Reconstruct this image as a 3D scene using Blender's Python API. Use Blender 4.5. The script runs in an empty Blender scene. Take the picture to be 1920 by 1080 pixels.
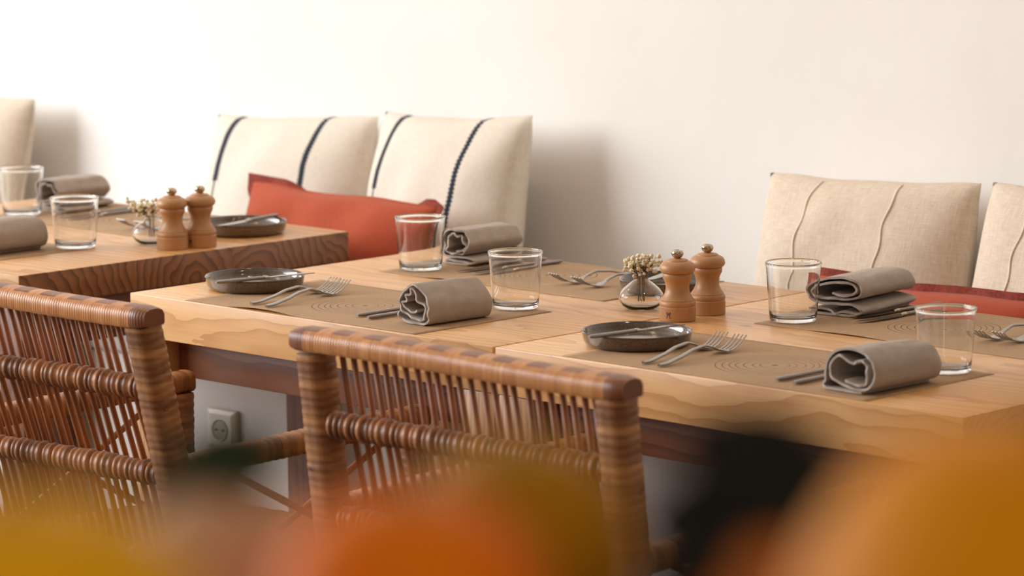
import bpy, bmesh, math, random
from math import sin, cos, pi, radians, sqrt
from mathutils import Vector, Matrix, noise as mnoise

scn = bpy.context.scene
COL = scn.collection
random.seed(7)

# ------------------------------------------------------------------ camera
PITCH, YAW, ROLL, FPX = 0.145870884, 0.765688740, -0.007000273, 6600.0
CAM = Vector((3.569, -3.673, 1.59))
fw = Vector((-sin(YAW) * cos(PITCH), cos(YAW) * cos(PITCH), -sin(PITCH)))
rt0 = Vector((cos(YAW), sin(YAW), 0))
up0 = rt0.cross(fw)
rt = rt0 * cos(ROLL) + up0 * sin(ROLL)
up = up0 * cos(ROLL) - rt0 * sin(ROLL)
cd = bpy.data.cameras.new('camera')
cam = bpy.data.objects.new('camera', cd)
COL.objects.link(cam)
mw = Matrix(((rt.x, up.x, -fw.x, CAM.x), (rt.y, up.y, -fw.y, CAM.y), (rt.z, up.z, -fw.z, CAM.z), (0, 0, 0, 1)))
cam.matrix_world = mw
cd.sensor_width = 36.0
cd.lens = FPX / 1920 * 36.0
cd.clip_start = 0.05
cd.clip_end = 60
cd.dof.use_dof = True
cd.dof.focus_distance = 5.42
cd.dof.aperture_fstop = cd.lens / 1000 / 0.0235
scn.camera = cam

# ------------------------------------------------------------------ world, light, exposure
w = bpy.data.worlds.new('room_ambience')
scn.world = w
w.use_nodes = True
bg = w.node_tree.nodes['Background']
bg.inputs[0].default_value = (1.0, 0.78, 0.58, 1)
bg.inputs[1].default_value = 0.47

def area(name, loc, target, sx, sy, energy, color):
    l = bpy.data.lights.new(name, 'AREA')
    l.shape = 'RECTANGLE'
    l.size, l.size_y, l.energy, l.color = sx, sy, energy, color
    o = bpy.data.objects.new(name, l)
    COL.objects.link(o)
    o.location = loc
    o.rotation_euler = (Vector(target) - Vector(loc)).to_track_quat('-Z', 'Y').to_euler()
    return o

# daylight coming in through the opening in the left wall
area('window_daylight', (-5.62, -3.2, 2.5), (0, 0.2, 1.0), 5.4, 2.4, 830, (0.93, 0.965, 1.0))
# cool fill added right of the camera for glass highlights and the fruit
area('added_fill_right', (4.75, -4.6, 1.5), (2.2, -1.6, 1.2), 1.3, 2.2, 22, (0.93, 0.96, 1.0))
for i, (x, y) in enumerate([(-1.6, 0.15), (-0.4, 0.15), (0.7, 0.1), (2.2, -2.1)]):
    l = bpy.data.lights.new('pendant_bulb', 'POINT')
    l.energy, l.color, l.shadow_soft_size = 8, (1.0, 0.74, 0.46), 0.06
    o = bpy.data.objects.new('pendant_bulb', l)
    COL.objects.link(o)
    o.location = (x, y, 2.25)

vs = scn.view_settings
vs.view_transform = 'Standard'
vs.look = 'None'
vs.gamma = 1
vs.use_curve_mapping = False
vs.exposure = -0.66
try:
    scn.cycles.use_denoising = True
    scn.cycles.max_bounces = 14
    scn.cycles.transmission_bounces = 12
    scn.cycles.sample_clamp_indirect = 6
except Exception:
    pass

# ------------------------------------------------------------------ helpers: nodes
def s2l(c):
    return tuple(((v / 255) / 12.92 if v / 255 <= 0.04045 else ((v / 255 + 0.055) / 1.055) ** 2.4) for v in c) + (1,)

class NT:
    def __init__(self, name):
        self.m = bpy.data.materials.new(name)
        self.m.use_nodes = True
        self.t = self.m.node_tree
        self.b = self.t.nodes['Principled BSDF']
    def n(self, typ, **kw):
        nd = self.t.nodes.new('ShaderNode' + typ)
        for k, v in kw.items():
            setattr(nd, k, v)
        return nd
    def l(self, a, b):
        self.t.links.new(a, b)
    def _in(self, sock, v):
        if hasattr(v, 'links') or hasattr(v, 'is_linked'):
            self.l(v, sock)
        else:
            sock.default_value = v
    def math(self, op, a, b=None, c=None, clamp=False):
        nd = self.n('Math', operation=op)
        nd.use_clamp = clamp
        self._in(nd.inputs[0], a)
        if b is not None: self._in(nd.inputs[1], b)
        if c is not None: self._in(nd.inputs[2], c)
        return nd.outputs[0]
    def obj(self):
        return self.n('TexCoord').outputs['Object']
    def sep(self, v):
        nd = self.n('SeparateXYZ')
        self.l(v, nd.inputs[0])
        return nd.outputs
    def comb(self, x, y, z):
        nd = self.n('CombineXYZ')
        for i, v in enumerate((x, y, z)): self._in(nd.inputs[i], v)
        return nd.outputs[0]
    def vscale(self, v, s):
        nd = self.n('VectorMath', operation='MULTIPLY')
        self.l(v, nd.inputs[0]); nd.inputs[1].default_value = s
        return nd.outputs[0]
    def vadd(self, v, u):
        nd = self.n('VectorMath', operation='ADD')
        self.l(v, nd.inputs[0]); self._in(nd.inputs[1], u)
        return nd.outputs[0]
    def noise(self, v, scale, detail=3, rough=0.55):
        nd = self.n('TexNoise')
        self.l(v, nd.inputs['Vector'])
        nd.inputs['Scale'].default_value = scale
        nd.inputs['Detail'].default_value = detail
        nd.inputs['Roughness'].default_value = rough
        return nd.outputs[0]
    def ramp(self, f, stops, interp='LINEAR'):
        nd = self.n('ValToRGB')
        cr = nd.color_ramp
        cr.interpolation = interp
        while len(cr.elements) < len(stops): cr.elements.new(0.5)
        for e, (p, c) in zip(cr.elements, stops):
            e.position = p; e.color = c
        self.l(f, nd.inputs[0])
        return nd.outputs[0]
    def mix(self, f, a, b, mode='MIX'):
        nd = self.n('Mix', data_type='RGBA', blend_type=mode)
        self._in(nd.inputs[0], f)
        self._in(nd.inputs[6], a)
        self._in(nd.inputs[7], b)
        return nd.outputs[2]
    def bump(self, h, strength=0.3, dist=0.002):
        nd = self.n('Bump')
        nd.inputs['Strength'].default_value = strength
        nd.inputs['Distance'].default_value = dist
        self.l(h, nd.inputs['Height'])
        self.l(nd.outputs[0], self.b.inputs['Normal'])
    def col(self, c):
        self._in(self.b.inputs['Base Color'], c)
        return self
    def set(self, **kw):
        for k, v in kw.items():
            self.b.inputs[k.replace('_', ' ')].default_value = v
        return self

def plain(name, c, rough=0.5, metal=0.0, var=0.08, vscale=8.0, bump=0.0, bscale=200, **kw):
    t = NT(name)
    c = s2l(c)
    v = t.obj()
    n1 = t.noise(v, vscale)
    lo = tuple(x * (1 - var) for x in c[:3]) + (1,)
    hi = tuple(min(1, x * (1 + var)) for x in c[:3]) + (1,)
    t.col(t.ramp(n1, [(0.3, lo), (0.7, hi)]))
    t.set(Roughness=rough, Metallic=metal, **kw)
    if bump: t.bump(t.noise(v, bscale, 2), bump, 0.001)
    return t.m

def wood(name, light, mid, dark, plank=0.17, ring=0.016, rough=0.36, coat=0.0, contrast=1.0, pith=0.025, warpk=0.06, endgrain_shade=None):
    """solid timber: growth rings around a pith running along x, one pith per plank"""
    t = NT(name)
    v = t.obj()
    x, y, z = t.sep(v)
    rnd = t.n('ObjectInfo').outputs['Random']
    yy = t.math('ADD', y, t.math('MULTIPLY', rnd, 3.7))
    pid = t.math('FLOOR', t.math('DIVIDE', yy, plank))
    wn = t.n('TexWhiteNoise', noise_dimensions='2D')
    t.l(t.comb(pid, t.math('MULTIPLY', rnd, 31.0), 0.0), wn.inputs['Vector'])
    r1, r2, r3 = t.sep(wn.outputs['Color'])
    ly = t.math('SUBTRACT', t.math('SUBTRACT', yy, t.math('MULTIPLY', t.math('ADD', pid, 0.5), plank)),
                t.math('MULTIPLY', t.math('SUBTRACT', r1, 0.5), plank * 1.1))
    lz = t.math('ADD', z, t.math('ADD', t.math('MULTIPLY', r2, 0.07), pith))
    xo = t.math('ADD', x, t.math('MULTIPLY', r3, 17.0))
    wv = t.comb(t.math('MULTIPLY', xo, 1.6), t.math('MULTIPLY', ly, 5.0), t.math('MULTIPLY', lz, 5.0))
    warp = t.math('SUBTRACT', t.noise(wv, 1.6, 3), 0.5)
    warp2 = t.math('SUBTRACT', t.noise(t.comb(t.math('MULTIPLY', xo, 9.0), t.math('MULTIPLY', ly, 30.0), t.math('MULTIPLY', lz, 30.0)), 1.0, 3), 0.5)
    r = t.math('SQRT', t.math('ADD', t.math('MULTIPLY', ly, ly), t.math('MULTIPLY', lz, lz)))
    r = t.math('ADD', r, t.math('ADD', t.math('MULTIPLY', warp, warpk), t.math('MULTIPLY', warp2, 0.006)))
    saw = t.math('FRACT', t.math('DIVIDE', r, ring))
    saw = t.math('POWER', saw, 2.2)
    fib = t.noise(t.comb(t.math('MULTIPLY', xo, 7.0), t.math('MULTIPLY', ly, 260.0), t.math('MULTIPLY', lz, 260.0)), 1.0, 2)
    big = t.noise(wv, 0.8, 2)
    f = t.math('ADD', t.math('MULTIPLY', saw, 0.42 * contrast), t.math('ADD', t.math('MULTIPLY', fib, 0.28), t.math('MULTIPLY', t.math('SUBTRACT', big, 0.3), 0.35)))
    f = t.math('ADD', f, t.math('MULTIPLY', t.math('SUBTRACT', r2, 0.5), 0.10))
    c = t.ramp(f, [(0.12, s2l(light)), (0.45, s2l(mid)), (0.95, s2l(dark))])
    if endgrain_shade:   # end grain rings and tone, darkened further for shade on the end faces
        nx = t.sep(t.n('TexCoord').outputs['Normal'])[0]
        c = t.mix(t.math('GREATER_THAN', t.math('ABSOLUTE', nx), 0.7), c, t.mix(t.math('MULTIPLY', saw, 0.9), s2l(endgrain_shade[0]), s2l(endgrain_shade[1])))
    # a few knots and pores
    kn = t.noise(t.comb(t.math('MULTIPLY', xo, 3.0), t.math('MULTIPLY', yy, 7.0), t.math('MULTIPLY', z, 7.0)), 2.3, 1)
    km = t.math('MULTIPLY', t.math('SUBTRACT', kn, 0.79), 14.0, clamp=True)
    c = t.mix(km, c, s2l(tuple(v * 0.55 for v in dark)))
    t.col(c)
    t.set(Roughness=rough)
    t.b.inputs['Coat Weight'].default_value = coat
    t.b.inputs['Coat Roughness'].default_value = 0.25
    t.bump(f, 0.12, 0.001)
    return t.m

def rattan(name, light, dark, axis=2, pitch=0.011, seedoff=0.0):
    """wrapped cane: every strip of the wrapping has its own tone, dark joints and flecks"""
    t = NT(name)
    v = t.obj()
    co = t.sep(v)
    a = t.math('FLOOR', t.math('DIVIDE', co[axis], pitch))
    wn = t.n('TexWhiteNoise', noise_dimensions='1D')
    t.l(a, wn.inputs['W'])
    n1 = t.noise(v, 26, 4, 0.6)
    st = [300.0, 300.0, 300.0]
    fv = [40.0, 40.0, 40.0]; fv[axis] = 500.0
    fib = t.noise(t.vscale(v, tuple(fv)), 1.0, 2)
    f = t.math('ADD', t.math('MULTIPLY', wn.outputs['Value'], 0.34), t.math('ADD', t.math('MULTIPLY', n1, 0.5), t.math('MULTIPLY', fib, 0.22)))
    c = t.ramp(f, [(0.25, s2l(dark)), (0.78, s2l(light))])
    fl = t.math('MULTIPLY', t.math('SUBTRACT', t.noise(v, 55, 2), 0.70), 9.0, clamp=True)
    c = t.mix(fl, c, s2l((48, 26, 14)))
    t.col(c)
    t.set(Roughness=0.42)
    t.bump(fib, 0.25, 0.001)
    return t.m

def rattan_rail(name, light, mid, dark):
    """flat wrapping along the top rail with dark woven checks on its crown"""
    t = NT(name)
    v = t.obj()
    x, y, z = t.sep(v)
    fr = t.math('FRACT', t.math('ADD', t.math('DIVIDE', x, 0.057), 0.2))
    inb = t.math('MULTIPLY', t.math('GREATER_THAN', fr, 0.44), t.math('GREATER_THAN', z, 0.006))
    yb = t.math('MULTIPLY', t.math('LESS_THAN', y, 0.012), t.math('GREATER_THAN', y, -0.017))
    chk = t.math('MULTIPLY', inb, yb)
    wv = t.math('GREATER_THAN', t.math('FRACT', t.math('DIVIDE', y, 0.0058)), 0.28)
    chk = t.math('MULTIPLY', chk, t.math('ADD', t.math('MULTIPLY', wv, 0.45), 0.5))
    strip = t.math('FLOOR', t.math('DIVIDE', x, 0.0048))
    wn = t.n('TexWhiteNoise', noise_dimensions='1D')
    t.l(strip, wn.inputs['W'])
    n1 = t.noise(v, 30, 4)
    f = t.math('ADD', t.math('MULTIPLY', wn.outputs['Value'], 0.35), t.math('MULTIPLY', n1, 0.65))
    c = t.ramp(f, [(0.2, s2l(mid)), (0.75, s2l(light))])
    c = t.mix(chk, c, s2l(dark))
    ends = t.math('GREATER_THAN', t.math('ABSOLUTE', x), 0.262)
    c = t.mix(t.math('MULTIPLY', ends, 0.8), c, s2l(dark))
    t.col(c)
    t.set(Roughness=0.38)
    gro = t.math('ABSOLUTE', t.math('SINE', t.math('MULTIPLY', x, pi / 0.0048)))
    t.bump(t.math('ADD', gro, t.math('MULTIPLY', chk, -0.8)), 0.35, 0.0012)
    return t.m

def linen(name, base, dark, stripe=None, cords=False, scale=1.0):
    """woven cloth on the cushion's own uv; optional woven navy stripes"""
    t = NT(name)
    uv = t.n('TexCoord').outputs['UV']
    u, v, _ = t.sep(uv)
    wx = t.math('SINE', t.math('MULTIPLY', u, 900 * scale))
    wy = t.math('SINE', t.math('MULTIPLY', v, 900 * scale))
    weave = t.math('MULTIPLY', wx, wy)
    slub = t.noise(t.comb(t.math('MULTIPLY', u, 26 * scale), t.math('MULTIPLY', v, 260 * scale), 0.0), 1.0, 3)
    slub2 = t.noise(t.comb(t.math('MULTIPLY', u, 220 * scale), t.math('MULTIPLY', v, 22 * scale), 3.0), 1.0, 3)
    f = t.math('ADD', t.math('MULTIPLY', slub, 0.5), t.math('MULTIPLY', slub2, 0.5))
    c = t.ramp(f, [(0.3, s2l(dark)), (0.65, s2l(base))])
    h = t.math('ADD', t.math('MULTIPLY', weave, 0.35), f)
    if stripe:
        wob = t.math('MULTIPLY', t.math('SUBTRACT', t.noise(t.comb(0.0, t.math('MULTIPLY', v, 9.0), 1.0), 1.0, 2), 0.5), 0.012)
        uu = t.math('ADD', u, wob)
        wide = t.math('ADD', t.math('MULTIPLY', t.math('GREATER_THAN', v, 0.62), 0.0140), 0.0064)
        d1 = t.math('ABSOLUTE', t.math('SUBTRACT', uu, stripe[0]))
        s1 = t.math('LESS_THAN', d1, wide)
        br = t.math('ADD', 0.0155, t.math('MULTIPLY', t.math('SINE', t.math('MULTIPLY', v, 330.0)), 0.0035))
        d2 = t.math('ABSOLUTE', t.math('SUBTRACT', uu, stripe[1]))
        s2 = t.math('LESS_THAN', d2, br)
        sm = t.math('MAXIMUM', s1, s2)
        nav = t.ramp(t.math('ADD', t.math('MULTIPLY', t.math('SINE', t.math('MULTIPLY', v, 620.0)), 0.25), 0.5), [(0.2, s2l((12, 19, 31))), (0.9, s2l((34, 45, 60)))])
        c = t.mix(sm, c, nav)
        h = t.math('ADD', h, t.math('MULTIPLY', sm, 1.5))
    t.col(c)
    t.set(Roughness=0.9)
    t.b.inputs['Sheen Weight'].default_value = 0.08
    t.b.inputs['Sheen Roughness'].default_value = 0.5
    t.bump(h, 0.35, 0.0015)
    return t.m

def paper(name):
    t = NT(name)
    v = t.obj()
    x, y, z = t.sep(v)
    c0 = t.ramp(t.noise(v, 240, 3), [(0.3, s2l((164, 130, 94))), (0.7, s2l((178, 144, 108)))])
    wb = t.math('MULTIPLY', t.math('SUBTRACT', t.noise(v, 18, 2), 0.5), 0.006)
    d = t.math('ADD', t.math('SQRT', t.math('ADD', t.math('MULTIPLY', x, x), t.math('MULTIPLY', y, y))), wb)
    bl, wh = (0, 0, 0, 1), (1, 1, 1, 1)
    stops = [(0.0, wh), (0.0045 * 10, bl)]
    for r in (0.021, 0.0315, 0.044, 0.0555, 0.0645, 0.0745, 0.0845):
        stops += [((r - 0.0008) * 10, wh), ((r + 0.0008) * 10, bl)]
    m = t.ramp(t.math('MULTIPLY', d, 10.0), stops, 'CONSTANT')
    fade = t.math('ADD', t.math('MULTIPLY', t.noise(t.vadd(v, (3, 1, 0)), 14, 2), 1.0), 0.3, clamp=True)
    c = t.mix(t.math('MULTIPLY', m, fade), c0, s2l((70, 52, 40)))
    t.col(c)
    t.set(Roughness=0.8)
    return t.m

def glassmat(name):
    t = NT(name)
    t.col((0.985, 0.992, 0.99, 1))
    t.set(Roughness=0.0, IOR=1.46)
    t.b.inputs['Transmission Weight'].default_value = 1.0
    return t.m

MAT = dict(
    plaster=None,
    table_top=wood('pale_timber', (230, 180, 120), (210, 154, 94), (160, 104, 56), coat=0.1, contrast=0.9, ring=0.012),
    table_end=wood('pale_timber_shaded_end', (226, 176, 116), (200, 144, 88), (108, 62, 32), plank=0.23, ring=0.019, coat=0.1, contrast=0.8, pith=0.005, warpk=0.09, endgrain_shade=((150, 98, 60), (74, 40, 22))),
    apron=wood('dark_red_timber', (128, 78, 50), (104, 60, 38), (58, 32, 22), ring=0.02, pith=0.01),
    leg=wood('leg_timber', (204, 158, 108), (176, 128, 82), (128, 86, 54), plank=0.03, ring=0.012),
    cane_z=rattan('wrapped_cane_posts', (190, 132, 80), (112, 66, 38), 2, 0.0125),
    cane_x=rattan('wrapped_cane_rails', (190, 126, 76), (92, 50, 28), 0, 0.0115),
    cane_y=rattan('wrapped_cane_arms', (190, 126, 66), (104, 60, 30), 1, 0.013),
    rail=rattan_rail('woven_cane_rail', (212, 146, 82), (174, 106, 54), (106, 52, 26)),
    spindle=plain('brown_cane_spindles', (156, 94, 52), 0.42, var=0.25, vscale=14),
    seat=plain('woven_cane_seat', (150, 98, 58), 0.5, var=0.3, vscale=60, bump=0.5, bscale=160),
    linen_stripe=linen('cream_linen_with_navy_stripes', (232, 221, 206), (214, 200, 182), stripe=(0.185, 0.735)),
    linen=linen('cream_wool', (230, 214, 194), (204, 182, 156), scale=0.7),
    cord=plain('cream_cord', (240, 226, 206), 0.85),
    red=linen('brick_red_linen', (184, 78, 40), (158, 60, 29), scale=1.2),
    red_edge=plain('dark_red_stitching', (132, 48, 28), 0.85, var=0.3, vscale=180, bump=0.5, bscale=260),
    paper=paper('kraft_paper_with_printed_rings'),
    napkin=plain('taupe_cotton', (176, 162, 150), 0.9, var=0.07, vscale=60, bump=0.25, bscale=900),
    glass=glassmat('clear_glass'),
    steel=plain('brushed_steel', (170, 164, 158), 0.24, metal=1.0, var=0.05),
    satin=plain('satin_steel_handle', (150, 142, 136), 0.38, metal=0.9, var=0.05),
    chrome=plain('polished_nickel', (190, 172, 150), 0.12, metal=1.0, var=0.03),
    mill=plain('beech_wood', (178, 128, 82), 0.42, var=0.1, vscale=30),
    stamp=plain('burnt_in_mark', (92, 52, 36), 0.6),
    gap=plain('dark_joint', (50, 30, 22), 0.7),
    stem=plain('dry_brown_stem', (92, 70, 44), 0.8),
    bloom=plain('dried_cream_petals', (236, 218, 184), 0.9, var=0.25, vscale=140, bump=0.5, bscale=500),
    socket=plain('ivory_plastic', (226, 212, 192), 0.35, var=0.02),
    socket_dark=plain('socket_recess_plastic', (172, 160, 144), 0.4, var=0.02),
    hole=plain('socket_hole', (18, 16, 15), 0.8),
    pad=linen('grey_white_seat_cloth', (206, 200, 194), (188, 180, 172)),
    dark=plain('dark_stoneware_bowl', (30, 26, 22), 0.5),
    counter=wood('bar_timber', (120, 80, 52), (92, 58, 38), (56, 34, 24)),
)
# glazed stoneware
t = NT('glazed_stoneware')
v = t.obj()
x, y, z = t.sep(v)
rad = t.math('SQRT', t.math('ADD', t.math('MULTIPLY', x, x), t.math('MULTIPLY', y, y)))
sp = t.noise(v, 420, 2)
c = t.ramp(sp, [(0.35, s2l((84, 68, 54))), (0.72, s2l((116, 96, 78)))])
edge = t.math('MULTIPLY', t.math('SUBTRACT', z, 0.0185), 700.0, clamp=True)
c = t.mix(edge, c, s2l((66, 52, 42)))
t.col(c)
t.set(Roughness=0.14)
t.b.inputs['Coat Weight'].default_value = 0.6
t.b.inputs['Coat Roughness'].default_value = 0.06
t.bump(t.noise(v, 45, 2), 0.08, 0.004)
MAT['plate'] = t.m
MAT['bench'] = plain('white_bench_toned_for_shade', (212, 202, 194), 0.85, var=0.03, vscale=3, bump=0.15, bscale=14)  # white bench evenly darkened to carry the shade under the tables
# plaster wall
t = NT('white_plaster')
v = t.obj()
t.col(t.ramp(t.noise(v, 1.3, 4), [(0.3, s2l((234, 229, 223))), (0.7, s2l((241, 237, 232)))]))
t.set(Roughness=0.85)
n1 = t.noise(v, 5.0, 5, 0.6)
n2 = t.noise(t.vscale(v, (9, 9, 3)), 3.0, 3)
t.bump(t.math('ADD', n1, t.math('MULTIPLY', n2, 0.4)), 0.22, 0.012)
MAT['plaster'] = t.m

# ------------------------------------------------------------------ helpers: mesh
class M:
    def __init__(self):
        self.v, self.f, self.uv = [], [], None
    def add(self, vs, fs):
        o = len(self.v)
        self.v += [tuple(p) for p in vs]
        self.f += [tuple(i + o for i in f) for f in fs]
    def box(self, c, s, bev=0.0, seg=2):
        bm = bmesh.new()
        bmesh.ops.create_cube(bm, size=1.0)
        for q in bm.verts:
            q.co = Vector((c[0] + q.co.x * s[0], c[1] + q.co.y * s[1], c[2] + q.co.z * s[2]))
        if bev: bmesh.ops.bevel(bm, geom=bm.edges[:], offset=bev, segments=seg, affect='EDGES', profile=0.5)
        bm.verts.index_update()
        self.add([q.co[:] for q in bm.verts], [[q.index for q in f.verts] for f in bm.faces])
        bm.free()
        return self
    def lathe(self, prof, n=48, close=False):
        vs, fs = [], []
        k = len(prof)
        for i in range(n):
            a = 2 * pi * i / n
            for r, z in prof: vs.append((r * cos(a), r * sin(a), z))
        for i in range(n):
            j = (i + 1) % n
            for q in range(k - 1 if not close else k):
                q2 = (q + 1) % k
                fs.append((i * k + q, j * k + q, j * k + q2, i * k + q2))
        self.add(vs, fs)
        return self
    def sweep(self, pts, sec, ref=(0, 0, 1), caps=True):
        pts = [Vector(p) for p in pts]
        ref = Vector(ref)
        vs, fs = [], []
        n = None
        for i, p in enumerate(pts):
            tg = (pts[min(i + 1, len(pts) - 1)] - pts[max(i - 1, 0)]).normalized()
            sd = tg.cross(ref)
            sd = sd.normalized() if sd.length > 1e-6 else Vector((1, 0, 0))
            un = sd.cross(tg).normalized()
            s = sec(i, i / (len(pts) - 1))
            n = len(s)
            for q in s:
                vs.append(p + sd * q[0] + un * q[1] + (tg * q[2] if len(q) > 2 else Vector((0, 0, 0))))
        for i in range(len(pts) - 1):
            for q in range(n):
                q2 = (q + 1) % n
                fs.append((i * n + q, i * n + q2, (i + 1) * n + q2, (i + 1) * n + q))
        if caps:
            fs.append(tuple(range(n))[::-1])
            fs.append(tuple(range((len(pts) - 1) * n, len(pts) * n)))
        self.add(vs, fs)
        return self
    def tube(self, pts, r, n=10, ref=(0, 0, 1)):
        c = [(cos(2 * pi * k / n), sin(2 * pi * k / n)) for k in range(n)]
        if callable(r): return self.sweep(pts, lambda i, s: [(a * r(s), b * r(s)) for a, b in c], ref)
        return self.sweep(pts, lambda i, s: [(a * r, b * r) for a, b in c], ref)
    def ball(self, c, r, sub=2, jit=0.0, sq=(1, 1, 1)):
        bm = bmesh.new()
        bmesh.ops.create_icosphere(bm, subdivisions=sub, radius=1.0)
        for q in bm.verts:
            k = 1 + jit * mnoise.noise(q.co * 2.7 + Vector(c) * 300)
            q.co = Vector((c[0] + q.co.x * r * k * sq[0], c[1] + q.co.y * r * k * sq[1], c[2] + q.co.z * r * k * sq[2]))
        bm.verts.index_update()
        self.add([q.co[:] for q in bm.verts], [[q.index for q in f.verts] for f in bm.faces])
        bm.free()
        return self
    def build(self, name, mat, parent=None, loc=None, rot=None, smooth=40):
        me = bpy.data.meshes.new(name)
        me.from_pydata(self.v, [], self.f)
        if self.uv:
            ul = me.uv_layers.new(name='UVMap')
            for lp in me.loops: ul.data[lp.index].uv = self.uv[lp.vertex_index]
        bm = bmesh.new()
        bm.from_mesh(me)
        bmesh.ops.recalc_face_normals(bm, faces=bm.faces[:])
        bm.to_mesh(me)
        bm.free()
        if smooth:
            me.polygons.foreach_set('use_smooth', [True] * len(me.polygons))
            if smooth < 180: me.set_sharp_from_angle(angle=radians(smooth))
        me.materials.append(MAT[mat] if isinstance(mat, str) else mat)
        o = bpy.data.objects.new(name, me)
        COL.objects.link(o)
        if parent: o.parent = parent
        if loc: o.location = loc
        if rot: o.rotation_euler = rot
        me.update()
        return o

def tag(o, label, cat, group=None, kind=None):
    o['label'] = label
    o['category'] = cat
    if group: o['group'] = group
    if kind: o['kind'] = kind
    return o

def thing(name, label, cat, loc=(0, 0, 0), rz=0.0, group=None, rot=None):
    o = bpy.data.objects.new(name, None)
    o.empty_display_size = 0.05
    COL.objects.link(o)
    o.location = loc
    o.rotation_euler = rot if rot else (0, 0, rz)
    return tag(o, label, cat, group)

def dup(root, loc, rz=None, label=None, group=None, rot=None):
    r = root.copy()
    COL.objects.link(r)
    r.location = loc
    if rz is not None: r.rotation_euler = (0, 0, rz)
    if rot is not None: r.rotation_euler = rot
    if label: r['label'] = label
    if group: r['group'] = group
    for ch in list(root.children):
        c = ch.copy(); COL.objects.link(c); c.parent = r
        for g in list(ch.children):
            d = g.copy(); COL.objects.link(d); d.parent = c
    return r

def struct(name, m, mat, smooth=0):
    o = m.build(name, mat, smooth=smooth)
    o['kind'] = 'structure'
    o['label'] = name.replace('_', ' ')
    return o

# ------------------------------------------------------------------ the room
WY = 1.27
struct('wall_back', M().box((-0.6, WY + 0.1, 2.0), (10.0, 0.2, 4.0)), 'plaster')
wl = M()
wl.box((-5.6, -6.1, 2.0), (0.2, 0.4, 4.0)).box((-5.6, 0.385, 2.0), (0.2, 1.77, 4.0))
wl.box((-5.6, -3.2, 0.65), (0.2, 5.4, 1.3)).box((-5.6, -3.2, 3.85), (0.2, 5.4, 0.3))
struct('wall_left', wl, 'plaster')
struct('floor', M().box((-0.6, -2.4, -0.05), (10.0, 7.8, 0.1)), plain('terracotta_tile_floor', (86, 62, 48), 0.5, var=0.15, vscale=3))
struct('ceiling', M().box((-0.6, -2.4, 4.05), (10.0, 7.8, 0.1)), 'plaster')

# built-in bench, seat pad, power socket
b = M().box((-0.6, (0.75 + WY) / 2, 0.2275), (9.6, WY - 0.75 - 0.002, 0.453), 0.006)
tag(b.build('bench', 'bench'), 'white plastered built-in bench along the back wall, behind the tables', 'bench')
p = M().box((-0.6, (0.74 + WY) / 2, 0.4795), (9.6, WY - 0.74 - 0.004, 0.049), 0.012, 3)
PADZ = 0.504
tag(p.build('seat_pad', 'pad'), 'long thin pale seat pad lying on the white bench', 'cushion')

so = thing('wall_socket', 'ivory square power socket on the white bench front under the middle table', 'socket', (-1.452, 0.749, 0.338))
bm = M()
bm.add([(-.041, 0, -.041), (.041, 0, -.041), (.041, 0, .041), (-.041, 0, .041),
        (-.039, -.008, -.039), (.039, -.008, -.039), (.039, -.008, .039), (-.039, -.008, .039),
        (-.031, -.012, -.031), (.031, -.012, -.031), (.031, -.012, .031), (-.031, -.012, .031)],
       [(0, 1, 5, 4), (1, 2, 6, 5), (2, 3, 7, 6), (3, 0, 4, 7), (4, 5, 9, 8), (5, 6, 10, 9), (6, 7, 11, 10), (7, 4, 8, 11), (8, 9, 10, 11)])
bm.build('cover_plate', 'socket', so, smooth=25)
rc = M().lathe([(0.0005, 0.0), (0.0185, 0.0), (0.0198, 0.0014), (0.021, 0.0016), (0.021, -0.001)], 40)
r_ = rc.build('round_insert', 'socket_dark', so, (0, -0.0125, 0), (radians(90), 0, 0))
for sx in (-1, 1):
    M().lathe([(0.0002, 0.0006), (0.0026, 0.0006), (0.0026, 0)], 14).build('pin_hole', 'hole', r_, (sx * 0.0095, 0, 0.0002))

# ------------------------------------------------------------------ tables
def table(loc, wx, dy, thick, label, shade_dark=False):
    tb = thing('dining_table', label, 'table', loc, 0, 'solid wood restaurant tables')
    top = M().box((0, 0, 0), (wx, dy, thick), 0.0015, 2)
    top.build('tabletop', 'table_end' if shade_dark else 'table_top', tb, (wx / 2, dy / 2, 0.75 - thick / 2), smooth=30)
    zb = 0.75 - thick
    for lx in (0.0345, wx - 0.0345):
        for ly in (0.0375, min(dy, 0.738) - 0.0375):
            lg = M().box((0, 0, 0), (zb - 0.001, 0.066, 0.066), 0.003)   # built lying along x so the grain runs its length
            lg.build('leg', 'apron' if shade_dark else 'leg', tb, (lx, ly, zb / 2 - 0.0005), (0, radians(90), 0), smooth=30)  # left table's legs coloured dark to stand for their shade
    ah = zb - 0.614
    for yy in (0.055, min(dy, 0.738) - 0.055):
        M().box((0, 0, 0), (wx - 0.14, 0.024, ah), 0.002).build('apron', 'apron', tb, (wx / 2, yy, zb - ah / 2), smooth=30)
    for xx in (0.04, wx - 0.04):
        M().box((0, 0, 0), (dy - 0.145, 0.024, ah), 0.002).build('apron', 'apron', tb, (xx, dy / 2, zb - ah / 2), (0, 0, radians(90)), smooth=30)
    return tb
table((-0.829, 0.0, 0), 0.8265, 0.735, 0.07, 'middle dining table of thick pale solid wood with light front edge')
table((0.0025, 0.0, 0), 0.8525, 0.735, 0.07, 'right dining table of pale solid wood under the two right-hand place settings')
table((-1.949, 0.0, 0), 0.829, 0.77, 0.054, 'left dining table with ring-figured end grain, darkened for shade, facing the gap', True)

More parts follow.
